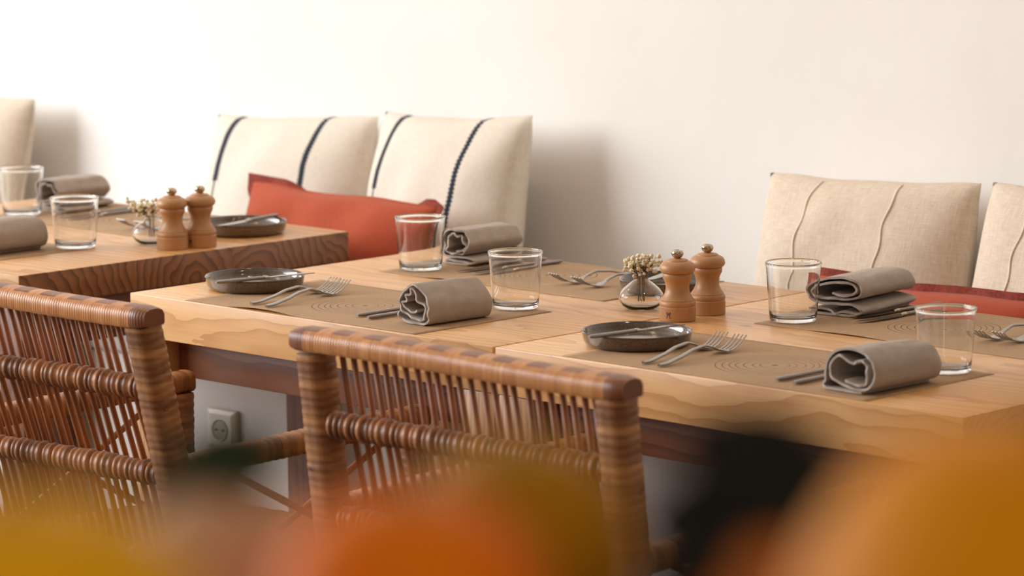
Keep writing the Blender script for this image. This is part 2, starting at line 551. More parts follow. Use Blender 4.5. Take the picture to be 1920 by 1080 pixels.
# ------------------------------------------------------------------ wicker armchairs
def ring4(w, d, n=16, p=4.0):
    out = []
    for k in range(n):
        a = 2 * pi * (k + 0.5) / n
        ca, sa = cos(a), sin(a)
        q = (abs(ca) ** p + abs(sa) ** p) ** (-1 / p)
        out.append((ca * q * w / 2, sa * q * d / 2))
    return out
def wrapped(m, p0, p1, w, d, pitch=0.011, amp=0.0016, ref=(0, 1, 0), p=4.0, n=16, rough=0.0, shear=0.0, per=5):
    p0, p1 = Vector(p0), Vector(p1)
    L = (p1 - p0).length
    ns = max(2, round(L / pitch))
    N = ns * per
    base = ring4(w, d, n, p)
    js = [random.uniform(-1, 1) for _ in range(ns + 1)]
    j2 = [random.uniform(-1, 1) for _ in range(ns + 1)]
    def sec(i, s):
        k = min(ns - 1, i // per)
        u = (i % per) / per
        g = abs(cos(pi * u)) ** 3
        sc = 1 + rough * js[k] - 2 * amp * g / min(w, d)
        return [(a * sc, b_ * sc, shear * a * (1 + 0.4 * j2[k])) for a, b_ in base]
    m.sweep([p0.lerp(p1, i / N) for i in range(N + 1)], sec, ref)
    return m

def armchair(loc, rz, lean, slean, skew, label):
    """local frame: origin on the floor under the middle of the top rail, y towards the table"""
    ch = thing('wicker_armchair', label, 'chair', loc, rz, 'wicker armchairs at the tables')
    HW, RZ = 0.262, 0.842
    yb = lambda z: (RZ - z) * lean
    # top rail
    rl = M()
    prof = [(-0.025, -0.012), (-0.022, -0.0155), (0.021, -0.0155), (0.024, -0.011), (0.024, 0.003), (0.020, 0.0105), (0.010, 0.0142), (0.0, 0.0150), (-0.010, 0.0145), (-0.020, 0.0110), (-0.025, 0.003)]
    NS = 116
    def rsec(i, s):
        e = 1.0
        if s < 0.03: e = 0.80 + 0.2 * (s / 0.03)
        if s > 0.97: e = 0.80 + 0.2 * ((1 - s) / 0.03)
        e *= 1 + 0.012 * sin(i * 0.9)
        return [(a * e, b_ * e) for a, b_ in prof]
    rl.sweep([(-0.291 + 0.582 * i / NS, 0, 0.0035 * sin(i * 0.035 + 1) - 0.0035) for i in range(NS + 1)], rsec, (0, 0, 1))
    rl.build('top_rail', 'rail', ch, (0, 0, RZ), smooth=50)
    for sx in (-1, 1):
        ps = M()
        wrapped(ps, (0, yb(0.0), 0.0), (0, yb(RZ - 0.019), RZ - 0.019), 0.046, 0.046, 0.0125, 0.0008, (0, 1, 0), 5, rough=0.012)
        ps.build('back_post', 'cane_z', ch, (sx * HW, 0, 0), smooth=60)
    for zc in (0.726, 0.596, 0.460):
        cr = M()
        wrapped(cr, (-HW + 0.02, 0, 0), (HW - 0.02, 0, 0), 0.037, 0.037, 0.0115, 0.0030, (0, 0, 1), 2.0, 14, 0.09, 0.22, 6)
        cr.build('cross_rail', 'cane_x', ch, (0, yb(zc) - 0.004, zc), smooth=70)
    ysp = lambda z: (RZ - z) * slean + 0.006
    for k in range(24):
        xx = -HW + 0.042 + (2 * HW - 0.084) * k / 23 + random.uniform(-0.002, 0.002)
        zs = [RZ - 0.017, 0.70, 0.56, 0.415]
        pts = [(xx + random.uniform(-0.002, 0.002), ysp(z) + (0.004 if z == 0.56 else 0), z) for z in zs]
        M().tube(pts, 0.0043, 8, (0, 1, 0)).build('spindle', 'spindle', ch, smooth=180)
    # seat
    y0, y1 = yb(0.43) + 0.012, 0.515
    st = M()
    N1, N2 = 22, 22
    vsx, fsx = [], []
    for side in (1, -1):
        for i in range(N1 + 1):
            for j in range(N2 + 1):
                u, v_ = i / N1, j / N2
                z = 0.425 + side * 0.012 + (0.0022 * ((i + j) % 2) if side > 0 else 0) - 0.012 * sin(pi * u) * sin(pi * v_)
                vsx.append((-0.235 + 0.47 * u + skew * v_, y0 + (y1 - y0) * v_, z))
    W1 = (N1 + 1) * (N2 + 1)
    for i in range(N1):
        for j in range(N2):
            a = i * (N2 + 1) + j
            fsx.append((a, a + 1, a + N2 + 2, a + N2 + 1))
            fsx.append((W1 + a, W1 + a + N2 + 1, W1 + a + N2 + 2, W1 + a + 1))
    def edge(a, b_): fsx.append((a, b_, W1 + b_, W1 + a))
    for i in range(N1):
        edge(i * (N2 + 1), (i + 1) * (N2 + 1)); edge((i + 1) * (N2 + 1) + N2, i * (N2 + 1) + N2)
    for j in range(N2):
        edge(j + 1, j); edge(N1 * (N2 + 1) + j, N1 * (N2 + 1) + j + 1)
    st.add(vsx, fsx)
    st.build('seat', 'seat', ch, smooth=40)
    # arms, front legs, side braces
    for sx in (-1, 1):
        ry = yb(0.60) + 0.02
        tip = Vector((sx * 0.252 + skew, 0.522, 0.624))
        rear = Vector((sx * (HW - 0.002), ry, 0.604))
        d = tip - rear
        ar = M()
        wrapped(ar, (0, 0, 0), (0, d.length, 0), 0.040, 0.034, 0.013, 0.0008, (0, 0, 1), 4, rough=0.012)
        a_ = ar.build('arm', 'cane_y', ch, rear, None, 60)
        a_.rotation_euler = (math.asin(d.z / d.length), 0, -math.atan2(d.x, d.y))
        fl = M()
        wrapped(fl, (0, 0, 0), (0, 0, 0.606), 0.040, 0.040, 0.0125, 0.0009, (0, 1, 0), 5, rough=0.012)
        fl.build('front_leg', 'cane_z', ch, (tip.x, tip.y - 0.022, 0), smooth=60)
        sr = M()
        q0, q1 = Vector((sx * 0.24, yb(0.4) + 0.02, 0.40)), Vector((tip.x, tip.y - 0.04, 0.40))
        wrapped(sr, (0, 0, 0), (0, (q1 - q0).length, 0), 0.028, 0.028, 0.010, 0.0014, (0, 0, 1), 2.5)
        s_ = sr.build('side_rail', 'cane_y', ch, q0, (0, 0, -math.atan2(q1.x - q0.x, q1.y - q0.y)), 60)
        for k in (0, 1):
            za, zb_ = (0.60, 0.415) if k else (0.415, 0.60)
            pa = q0.lerp(q1, 0.06); pb = q0.lerp(q1, 0.92)
            m_ = M().tube([(pa.x + k * 0.006, pa.y, za), ((pa.x + pb.x) / 2 + k * 0.006, (pa.y + pb.y) / 2, (za + zb_) / 2), (pb.x + k * 0.006, pb.y, zb_)], 0.0055, 8)
            m_.build('brace', 'spindle', ch, smooth=180)
    return ch
armchair((-0.466, -0.520, 0), radians(3.5), 0.235, 0.30, 0.075, 'brown wicker armchair cut off by the left photo edge, showing three wrapped cross rails')
armchair((0.420, -0.497, 0), radians(2.2), 0.118, 0.20, 0.03, 'brown wicker armchair in the middle with checkered top rail')

# ------------------------------------------------------------------ placemats
def placemat(cx, cy, ox, oy, wx, dy, label, curl=0.0, rz=0.0):
    m = M()
    nx, ny = 40, 20
    vs_, fs_ = [], []
    for i in range(nx + 1):
        for j in range(ny + 1):
            u, v_ = i / nx, j / ny
            X, Y = ox + wx * u, oy + dy * v_
            z = 0.0008 + curl * max(0, (0.1 - v_) / 0.1) * max(0, sin(pi * min(1, max(0, (u - 0.2) / 0.3)))) 
            vs_.append((X, Y, z))
    for i in range(nx):
        for j in range(ny):
            a = i * (ny + 1) + j
            fs_.append((a, a + 1, a + ny + 2, a + ny + 1))
    n0 = len(vs_)
    m.add(vs_ + [(x_, y_, z_ - 0.0005) for x_, y_, z_ in vs_], fs_ + [tuple(n0 + q for q in f[::-1]) for f in fs_])
    ring = [i * (ny + 1) for i in range(nx + 1)] + [nx * (ny + 1) + j for j in range(1, ny + 1)] + [i * (ny + 1) + ny for i in range(nx - 1, -1, -1)] + [j for j in range(ny - 1, 0, -1)]
    m.f += [(ring[k], ring[(k + 1) % len(ring)], n0 + ring[(k + 1) % len(ring)], n0 + ring[k]) for k in range(len(ring))]
    o = m.build('placemat', 'paper', None, (cx, cy, 0.75), (0, 0, rz), smooth=180)
    return tag(o, label, 'placemat', 'kraft paper placemats')
placemat(-0.432, 0.152, -0.265, -0.149, 0.53, 0.30, 'brown paper placemat at the front edge of the middle table, under the open napkin roll', 0.004)
placemat(-0.448, 0.590, -0.25, -0.152, 0.52, 0.295, 'brown paper placemat on the wall side of the middle table', 0.0025)
placemat(0.416, 0.145, -0.285, -0.140, 0.56, 0.288, 'brown paper placemat at the front edge of the right table')
placemat(0.390, 0.578, -0.245, -0.155, 0.52, 0.305, 'brown paper placemat on the wall side of the right table', 0.002)
placemat(-1.56, 0.620, -0.25, -0.16, 0.52, 0.30, 'brown paper placemat on the wall side of the left table')
placemat(-1.53, 0.160, -0.265, -0.13, 0.50, 0.265, 'brown paper placemat at the front of the left table under a glass')
TZ = 0.7512

# ------------------------------------------------------------------ glasses
gp = [(0.0004, 0.0), (0.030, 0.0), (0.0345, 0.0010), (0.0362, 0.0040), (0.0370, 0.011), (0.0375, 0.018), (0.0398, 0.05), (0.0418, 0.0790), (0.0424, 0.0850), (0.0426, 0.0862), (0.0434, 0.0880), (0.0438, 0.0896), (0.0434, 0.0910), (0.0424, 0.0915),
      (0.0414, 0.0908), (0.0411, 0.0892), (0.0411, 0.0866), (0.0410, 0.0850), (0.0406, 0.0790), (0.0386, 0.05), (0.0364, 0.019), (0.0358, 0.013), (0.0340, 0.0088), (0.028, 0.0066), (0.0004, 0.0062)]
G0 = M().lathe(gp, 72).build('drinking_glass', 'glass', None, (-0.233, 0.29, TZ), smooth=60)
tag(G0, 'clear tumbler right behind the front napkin roll on the middle table', 'glass', 'clear glass tumblers')
for (x, y), lb in (((0.629, 0.262), 'clear tumbler standing behind the big napkin roll at the right table front'),
                   ((-0.658, 0.500), 'clear tumbler in front of the red cushion on the middle table wall side'),
                   ((0.178, 0.477), 'clear tumbler beside the stacked flat napkin on the right table wall side'),
                   ((-1.324, 0.290), 'clear tumbler on the front of the left table, left of the vase and mills'),
                   ((-1.776, 0.527), 'clear tumbler at the left photo edge below the plain cream cushion')):
    g = G0.copy(); COL.objects.link(g); g.location = (x, y, TZ); g['label'] = lb

# ------------------------------------------------------------------ plates and knives on them
pp = [(0.0004, 0.0), (0.070, 0.0), (0.0755, 0.0018), (0.0795, 0.0075), (0.0815, 0.0175), (0.0824, 0.0207), (0.0814, 0.0220), (0.0796, 0.0212),
      (0.0778, 0.0150), (0.0752, 0.0080), (0.069, 0.0052), (0.0004, 0.0046)]
P0 = M().lathe(pp, 96).build('bread_plate', 'plate', None, (-0.708, 0.166, TZ), smooth=50)
tag(P0, 'dark stoneware plate on the left front corner of the middle table', 'plate', 'dark stoneware side plates')
for (x, y), lb in (((0.147, 0.152), 'dark stoneware plate in front of the wooden mills, over the table joint'),
                   ((-1.251, 0.625), 'dark stoneware plate behind the mills on the left table'),
                   ((-0.172, 0.588), 'dark stoneware plate mostly hidden behind the flower vase and mills')):
    q = P0.copy(); COL.objects.link(q); q.location = (x, y, TZ); q['label'] = lb

def knife_parts(root, L=0.205):
    """handle from the origin along +y, thin blade behind it"""
    h = M()
    hl = L * 0.49
    def hs(i, s):
        wv = 0.0092 * (0.55 + 0.45 * min(1, s / 0.08)) * (1 - 0.18 * s)
        hv = 0.0062 * (0.55 + 0.45 * min(1, s / 0.08)) * (1 - 0.15 * s)
        return [(a * wv / 0.01, b_ * hv / 0.01) for a, b_ in ring4(0.01, 0.01, 12, 3)]
    h.sweep([(0, hl * i / 16, 0.0034) for i in range(17)], hs)
    h.build('handle', 'satin', root, smooth=50)
    bo = M()
    bo.sweep([(0, hl - 0.001, 0.0034), (0, hl + 0.004, 0.0034), (0, hl + 0.010, 0.0030)], lambda i, s: ring4((0.0092, 0.0088, 0.006)[i], (0.0068, 0.006, 0.003)[i], 12, 2.5))
    bo.build('bolster', 'chrome', root, smooth=50)
    bl = M()
    n = 20
    vs_, fs_ = [], []
    for i in range(n + 1):
        s = i / n
        y = hl + 0.008 + (L - hl - 0.008) * s
        a = 0.0048
        c = -0.0062 - 0.0035 * sin(pi * min(1, s * 1.15))
        if s > 0.72:
            k = (s - 0.72) / 0.28
            c = c * (1 - k * k) + a * k * k * 0.92
        vs_ += [(a, y, 0.0036), (a, y, 0.0022), (c, y, 0.0026), (c, y, 0.0030)]
    for i in range(n):
        for q in range(4):
            fs_.append((i * 4 + q, i * 4 + (q + 1) % 4, i * 4 + 4 + (q + 1) % 4, i * 4 + 4 + q))
    fs_ += [(0, 1, 2, 3), (n * 4, n * 4 + 3, n * 4 + 2, n * 4 + 1)]
    bl.add(vs_, fs_)
    bl.build('blade', 'steel', root, smooth=30)

def rz_to(p, q): return -math.atan2(q[0] - p[0], q[1] - p[1])
butter = [((-0.675, 0.052), (-0.642, 0.224), 'small knife resting across the plate on the middle table front corner'),
          ((0.152, 0.042), (0.172, 0.215), 'small knife resting across the plate in front of the mills'),
          ((-1.252, 0.715), (-1.215, 0.54), 'small knife resting across the plate on the left table'),
          ((-0.232, 0.700), (-0.170, 0.53), 'small knife on the plate hidden behind vase and mills')]
K1 = None
for p, q, lb in butter:
    loc, r = (p[0], p[1], TZ + 0.0213), rz_to(p, q)
    if K1 is None:
        K1 = thing('butter_knife', lb, 'knife', loc, r, 'small knives on the plates')
        knife_parts(K1, 0.185)
    else: dup(K1, loc, r, lb)

# ------------------------------------------------------------------ table knives and forks
tk = [((-0.352, 0.058), (-0.352, 0.26), 'left of two steel knives under the front napkin on the middle table'),
      ((-0.322, 0.052), (-0.318, 0.25), 'right of two steel knives under the front napkin on the middle table'),
      ((-0.572, 0.720), (-0.577, 0.51), 'left of two knives beside the napkin on the middle table wall side'),
      ((-0.530, 0.715), (-0.540, 0.49), 'right of two knives beside the napkin on the middle table wall side'),
      ((0.506, 0.040), (0.508, 0.25), 'left of two knives whose handles stick out of the right table front napkin'),
      ((0.541, 0.036), (0.538, 0.24), 'right of two knives whose handles stick out of the right table front napkin'),
      ((0.252, 0.755), (0.238, 0.548), 'left of two knives beside the stacked napkin on the right table wall side'),
      ((0.281, 0.733), (0.270, 0.515), 'right of two knives beside the stacked napkin on the right table wall side'),
      ((-1.672, 0.735), (-1.672, 0.53), 'left of two knives beside the napkin on the left table wall side'),
      ((-1.640, 0.725), (-1.640, 0.52), 'right of two knives beside the napkin on the left table wall side')]
K2 = None
for p, q, lb in tk:
    loc, r = (p[0], p[1], TZ), rz_to(p, q)
    if K2 is None:
        K2 = thing('table_knife', lb, 'knife', loc, r, 'steel table knives')
        knife_parts(K2, 0.212)
    else: dup(K2, loc, r, lb)

def fork_mesh(L=0.205):
    m = M()
    zc = [(0.0, 0.0030), (0.10, 0.0034), (0.25, 0.0075), (0.42, 0.0145), (0.55, 0.0165), (0.64, 0.0120), (0.70, 0.0065), (0.76, 0.0034), (0.81, 0.0034), (0.87, 0.0062), (0.94, 0.0125), (1.0, 0.0205)]
    def z(s):
        for (a, za), (b_, zb) in zip(zc, zc[1:]):
            if s <= b_:
                k = (s - a) / (b_ - a); k = k * k * (3 - 2 * k) * 0.35 + k * 0.65
                return za + (zb - za) * k
        return zc[-1][1]
    def wd(s):
        ws = [(0, 0.0055), (0.03, 0.0088), (0.12, 0.0088), (0.40, 0.0064), (0.58, 0.0056), (0.68, 0.0085), (0.745, 0.0215), (0.80, 0.0240)]
        for (a, za), (b_, zb) in zip(ws, ws[1:]):
            if s <= b_: return za + (zb - za) * (s - a) / (b_ - a)
        return 0.024
    n = 44
    ss = [0.80 * i / n for i in range(n + 1)]
    def sec(i, q):
        s = ss[i]
        th = 0.0042 if s < 0.55 else 0.0042 - 0.0020 * min(1, (s - 0.55) / 0.2)
        return ring4(wd(s), th, 12, 3)
    m.sweep([(0, L * s, z(s)) for s in ss], sec)
    for k in range(4):
        x0 = (-1.5 + k) * 0.0066
        tt = [0.79 + 0.21 * i / 10 for i in range(11)]
        m.sweep([(x0, L * s, z(s)) for s in tt], lambda i, q: ring4(0.0042 * (1 - 0.45 * q), 0.0020, 8, 3))
    return m
fk = [((-0.571, 0.034), (-0.590, 0.230), 'left of two forks beside the plate on the middle table front'),
      ((-0.532, 0.030), (-0.566, 0.262), 'right of two forks beside the plate on the middle table front'),
      ((0.274, 0.023), (0.250, 0.215), 'left of two forks beside the plate on the right table front'),
      ((0.306, 0.021), (0.284, 0.240), 'right of two forks beside the plate on the right table front'),
      ((-0.322, 0.705), (-0.352, 0.500), 'left of two dark-looking forks left of the flower vase'),
      ((-0.272, 0.700), (-0.295, 0.505), 'right of two dark-looking forks, its handle behind the flower vase'),
      ((0.516, 0.690), (0.518, 0.483), 'left of two forks right of the tumbler at the right photo edge'),
      ((0.566, 0.695), (0.552, 0.490), 'right of two forks at the right photo edge on the wall side placemat'),
      ((-1.430, 0.700), (-1.445, 0.495), 'left of two forks behind the dried flowers on the left table'),
      ((-1.385, 0.700), (-1.395, 0.500), 'right of two forks behind the dried flowers on the left table')]
F0 = None
for p, q, lb in fk:
    loc, r = (p[0], p[1], TZ), rz_to(p, q)
    if F0 is None:
        F0 = fork_mesh().build('dinner_fork', 'steel', None, loc, (0, 0, r), smooth=50)
        tag(F0, lb, 'fork', 'steel dinner forks')
    else:
        f_ = F0.copy(); COL.objects.link(f_); f_.location = loc; f_.rotation_euler = (0, 0, r); f_['label'] = lb

# ------------------------------------------------------------------ rolled napkins
def catmull(pts, k=5):
    out = []
    n = len(pts)
    for i in range(n - 1):
        p0, p1, p2, p3 = pts[max(0, i - 1)], pts[i], pts[i + 1], pts[min(n - 1, i + 2)]
        for j in range(k):
            t_ = j / k
            out.append(tuple(0.5 * ((2 * p1[d]) + (-p0[d] + p2[d]) * t_ + (2 * p0[d] - 5 * p1[d] + 4 * p2[d] - p3[d]) * t_ ** 2 + (-p0[d] + 3 * p1[d] - 3 * p2[d] + p3[d]) * t_ ** 3) for d in (0, 1)))
    out.append(pts[-1])
    return out
def napkin(prof, length, loc, rz, label, th=0.0034, taper=0.05, seed=0, inner=0.0):
    c = catmull(prof, 6)
    n = len(c)
    nor = []
    for i in range(n):
        a, b_ = c[max(0, i - 1)], c[min(n - 1, i + 1)]
        dx, dz = b_[0] - a[0], b_[1] - a[1]
        l_ = sqrt(dx * dx + dz * dz) or 1
        nor.append((-dz / l_, dx / l_))
    loop = [(c[i][0] + nor[i][0] * th / 2, c[i][1] + nor[i][1] * th / 2) for i in range(n)] + \
           [(c[i][0] - nor[i][0] * th / 2, c[i][1] - nor[i][1] * th / 2) for i in range(n - 1, -1, -1)]
    NY = 18
    m = M()
    vs_, fs_ = [], []
    K = len(loop)
    zmax = max(p[1] for p in loop)
    for j in range(NY + 1):
        v_ = j / NY
        for k, (x, z) in enumerate(loop):
            ci = k if k < n else 2 * n - 1 - k
            g = 1 - taper * v_ * v_ + 0.012 * sin(v_ * 5 + seed)
            if v_ > 0.9: g *= 1 - 0.10 * ((v_ - 0.9) / 0.1) ** 2
            if v_ < 0.04: g *= 1 - 0.03 * (1 - v_ / 0.04)
            wob = 0.0014 * mnoise.noise(Vector((x * 60, v_ * 4 + seed, z * 60)))
            yy = length * v_
            edge_ = 0.004 * mnoise.noise(Vector((ci * 0.22, seed * 3.1, 0.5)))
            yy += edge_ * (1 - v_) - inner * (ci / n) * 0
            vs_.append(((x + wob) * g, yy, 0.0004 + max(0.0, z * (1 - taper * 0.8 * v_ * v_) * (1 - 0.10 * max(0, (v_ - 0.9) / 0.1) ** 2) + wob * min(1, z / 0.01))))
    for j in range(NY):
        for k in range(K):
            k2 = (k + 1) % K
            fs_.append((j * K + k, j * K + k2, (j + 1) * K + k2, (j + 1) * K + k))
    for i in range(n - 1):
        a, b_ = i, i + 1
        fs_.append((a, 2 * n - 1 - a, 2 * n - 1 - b_, b_))
        o = NY * K
        fs_.append((o + a, o + b_, o + 2 * n - 1 - b_, o + 2 * n - 1 - a))
    m.add(vs_, fs_)
    o = m.build('napkin', 'napkin', None, loc, (0, 0, rz), smooth=65)
    return tag(o, label, 'napkin', 'rolled taupe napkins')
PA = [(0.010, 0.0225), (-0.004, 0.0175), (-0.020, 0.0235), (-0.027, 0.031), (-0.016, 0.0345), (-0.018, 0.043), (-0.008, 0.0455), (-0.002, 0.0555),
      (0.007, 0.047), (0.012, 0.037), (0.024, 0.0325), (0.031, 0.029), (0.028, 0.016), (0.022, 0.0085), (0.008, 0.0085), (-0.012, 0.0125), (-0.028, 0.0185), (-0.0355, 0.0285),
      (-0.030, 0.043), (-0.016, 0.054), (-0.002, 0.0615), (0.010, 0.059), (0.024, 0.049), (0.0365, 0.034), (0.0375, 0.020), (0.0325, 0.0075), (0.025, 0.0025), (0.005, 0.0022), (-0.018, 0.0030), (-0.031, 0.0085), (-0.035, 0.016)]
PC = [(-0.006, 0.0165), (0.012, 0.0125), (0.028, 0.014), (0.034, 0.026), (0.032, 0.037), (0.025, 0.046), (0.014, 0.0445), (0.006, 0.0405), (-0.008, 0.046), (-0.020, 0.0495), (-0.032, 0.040), (-0.036, 0.026), (-0.033, 0.018),
      (-0.018, 0.0115), (0.010, 0.0065), (0.030, 0.0075), (0.0425, 0.0165), (0.0455, 0.032), (0.0405, 0.047), (0.026, 0.0575), (0.004, 0.0605), (-0.020, 0.0570), (-0.036, 0.0455), (-0.0425, 0.028), (-0.0435, 0.0135), (-0.049, 0.0065), (-0.040, 0.0025), (-0.010, 0.0022), (0.022, 0.0022)]
PD = [(-0.010, 0.0345), (0.014, 0.0325), (0.030, 0.036), (0.036, 0.043), (0.026, 0.0520), (0.0, 0.0525), (-0.026, 0.0480), (-0.040, 0.042), (-0.046, 0.034), (-0.036, 0.0275), (-0.010, 0.0265), (0.022, 0.0275), (0.040, 0.033), (0.0455, 0.044), (0.036, 0.056), (0.012, 0.0605),
      (-0.020, 0.0565), (-0.044, 0.0495), (-0.056, 0.0395), (-0.054, 0.029), (-0.044, 0.0215), (-0.020, 0.0185), (0.016, 0.0195), (0.040, 0.0165), (0.047, 0.0105), (0.036, 0.0060), (0.010, 0.0075), (-0.002, 0.0035), (-0.014, 0.0085), (-0.040, 0.0095), (-0.050, 0.0055), (-0.040, 0.0022), (0.0, 0.0022), (0.036, 0.0022)]
PB = [(-0.004, 0.0240), (0.010, 0.0265), (0.018, 0.035), (0.010, 0.041), (0.006, 0.051), (-0.004, 0.0495), (-0.012, 0.0545), (-0.020, 0.0505), (-0.026, 0.042), (-0.0225, 0.033), (-0.030, 0.0245), (-0.022, 0.0185), (-0.006, 0.0205), (0.006, 0.0195), (0.012, 0.0240), (0.020, 0.030), (0.026, 0.0385), (0.020, 0.049), (0.012, 0.0585), (-0.004, 0.0600), (-0.022, 0.0600),
      (-0.034, 0.054), (-0.036, 0.042), (-0.033, 0.030), (-0.036, 0.020), (-0.028, 0.0130), (0.0, 0.0140), (0.026, 0.0125), (0.036, 0.0085), (0.026, 0.0050), (0.0, 0.0065), (-0.026, 0.0075), (-0.034, 0.0045), (-0.020, 0.0022), (0.020, 0.0022)]
napkin(PA, 0.133, (-0.236, 0.066, TZ), radians(-4), 'taupe napkin roll with folded hollow end, front of the middle table, behind the chair', seed=1)
napkin(PC, 0.148, (0.636, 0.036, TZ), radians(-3), 'taupe napkin roll with wide open dark end at the right table front', seed=2, taper=0.10)
napkin(PB, 0.142, (-0.640, 0.574, TZ), radians(3), 'taupe napkin roll under the striped cushion beside a tumbler on the middle table', seed=3)
napkin(PD, 0.170, (0.200, 0.556, TZ), radians(7), 'taupe napkin loosely rolled on its own flat fold, right table wall side', seed=4)
napkin(PB, 0.140, (-1.770, 0.590, TZ), radians(4), 'taupe napkin roll behind the tumbler on the left table wall side', seed=5)
napkin(PC, 0.150, (-1.385, 0.092, TZ), radians(-2), 'taupe napkin roll cut off by the left photo edge, left table front', seed=6)

# ------------------------------------------------------------------ pepper and salt mills
bprof = [(0.0004, 0.0), (0.0275, 0.0), (0.0283, 0.0008), (0.0283, 0.0215), (0.0276, 0.0222), (0.0272, 0.0232), (0.0278, 0.0242), (0.0283, 0.0275), (0.0276, 0.0308), (0.0258, 0.0325), (0.0262, 0.0333), (0.0248, 0.0352),
         (0.0215, 0.0400), (0.0190, 0.0460), (0.0180, 0.0520), (0.0184, 0.0580), (0.0203, 0.0640), (0.0222, 0.0672), (0.0224, 0.0684), (0.0228, 0.0690), (0.0231, 0.0745), (0.0225, 0.0760), (0.0004, 0.0760)]
cprof = [(0.0004, 0.0764), (0.0224, 0.0764), (0.0250, 0.0778), (0.0270, 0.0805), (0.0277, 0.0840), (0.0270, 0.0880), (0.0245, 0.0922), (0.0200, 0.0950), (0.0172, 0.0958), (0.0170, 0.0966), (0.0150, 0.0984), (0.0090, 0.0998), (0.0004, 0.1000)]
kprof = [(0.0004, 0.0995), (0.0050, 0.0998), (0.0054, 0.1012), (0.0078, 0.1030), (0.0092, 0.1062), (0.0094, 0.1085), (0.0086, 0.1112), (0.0066, 0.1130), (0.0055, 0.1133), (0.0045, 0.1122), (0.0004, 0.1118)]
def mill_parts(r, stamp_deg):
    b_ = M().lathe(bprof, 56).build('body', 'mill', r, smooth=35)
    M().lathe([(0.0215, 0.0757), (0.0218, 0.0766)], 40).build('joint_ring', 'gap', r)
    M().lathe(cprof, 56).build('cap', 'mill', r, smooth=35)
    M().lathe(kprof, 32).build('knob', 'chrome', r, smooth=40)
    # small burnt-in emblem of an upright animal on a bar
    polys = [[(-4, -5), (4, -5), (4, -3.8), (-4, -3.8)], [(-3, -3.4), (-1.4, -3.4), (-1.2, 1), (-2.6, 1.4)], [(1, -3.4), (2.8, -3.4), (2.2, 0.5), (0.9, 0.8)],
             [(-2.6, 0.2), (2.2, -0.6), (3, 2.2), (-2.0, 3)], [(1, 1.8), (3.8, 1.6), (4, 4.2), (1.8, 4.8)], [(-4, 1.6), (-2.6, 1.8), (-3.0, 5), (-3.8, 5)], [(-2.2, 3.2), (0.2, 3.4), (-0.4, 4.4), (-2.0, 4.2)]]
    m = M()
    R = 0.0285
    for pg in polys:
        m.add([(R * cos(radians(stamp_deg) + px * 0.00105 / R), R * sin(radians(stamp_deg) + px * 0.00105 / R), 0.0112 + pz * 0.00105) for px, pz in pg], [(0, 1, 2, 3)])
    m.build('stamped_mark', 'stamp', b_)
ml = [((0.034, 0.372), -78, 'wooden mill nearest the right plate, stamped mark at its foot'),
      ((0.026, 0.452), 60, 'wooden mill behind its stamped twin, right of the vase on the table joint'),
      ((-1.184, 0.398), 60, 'wooden mill in front of its twin beside the vase on the left table'),
      ((-1.170, 0.452), -82, 'wooden mill with stamped foot behind its twin on the left table')]
for p, a, lb in ml:
    r = thing('pepper_mill', lb, 'mill', (p[0], p[1], 0.7502), 0, 'small wooden mills with metal knobs')
    r.scale = (1, 1, 0.96)
    mill_parts(r, a)

# ------------------------------------------------------------------ bud vases with dried sprigs
vprof = [(0.0004, 0.0), (0.016, 0.0), (0.022, 0.0012), (0.030, 0.0068), (0.0355, 0.0155), (0.0362, 0.0205), (0.0345, 0.0258), (0.0285, 0.0335), (0.0190, 0.0415), (0.0125, 0.0462), (0.0112, 0.0482), (0.0106, 0.0488),
         (0.0100, 0.0486), (0.0106, 0.0466), (0.0178, 0.0413), (0.0273, 0.0330), (0.0332, 0.0255), (0.0348, 0.0205), (0.0341, 0.0158), (0.0288, 0.0082), (0.0205, 0.0042), (0.0004, 0.0036)]
sets = [((-0.080, 0.416), 0.0, 'small round glass bud vase next to the mills in mid picture', 'the mid-picture vase'),
        ((-1.262, 0.416), -0.4, 'small round glass bud vase next to the mills on the left table', 'the left table vase')]
V0 = None
for si, ((x, y), side, lb, where) in enumerate(sets):
    if V0 is None:
        V0 = M().lathe(vprof, 64).build('bud_vase', 'glass', None, (x, y, 0.7503), smooth=60)
        tag(V0, lb, 'vase', 'glass bud vases')
    else:
        q = V0.copy(); COL.objects.link(q); q.location = (x, y, 0.7503); q['label'] = lb
    rr = random.Random(11 + si)
    heads = []
    for k in range(6):
        a = 2 * pi * k / 6 + 0.4
        base = Vector((0.005 * cos(a), 0.005 * sin(a), 0.012))
        topv = Vector((0.021 * cos(a) + side * 0.055 * cos(YAW), 0.021 * sin(a) + side * 0.055 * sin(YAW), 0.070 + 0.014 * rr.random() - abs(side) * 0.020))
        neck = Vector((0.005 * cos(a + 0.5), 0.005 * sin(a + 0.5), 0.047))
        sp = thing('dried_flower_sprig', 'dried sprig with tiny cream blossoms standing in ' + where, 'flower', (x, y, 0.7503), 0, 'dried sprigs in ' + where)
        st = M()
        st.tube([base, neck, neck.lerp(topv, 0.5) + Vector((0, 0, 0.004)), topv], 0.0006, 6)
        ends = [topv]
        for j in range(15):
            f0 = neck.lerp(topv, rr.uniform(0.2, 0.85))
            e = f0 + Vector((rr.uniform(-0.018, 0.018), rr.uniform(-0.018, 0.018), rr.uniform(0.000, 0.018)))
            st.tube([f0, f0.lerp(e, 0.5) + Vector((0, 0, 0.001)), e], 0.0004, 5)
            ends.append(e)
        st.build('stem', 'stem', sp, smooth=180)
        for e in ends:
            bl = M().ball((0, 0, 0), rr.uniform(0.0024, 0.0037), 2, 0.6, (1, 1, 0.85))
            bl.build('blossom', 'bloom', sp, e, (rr.random() * 3, rr.random() * 3, 0), smooth=180)

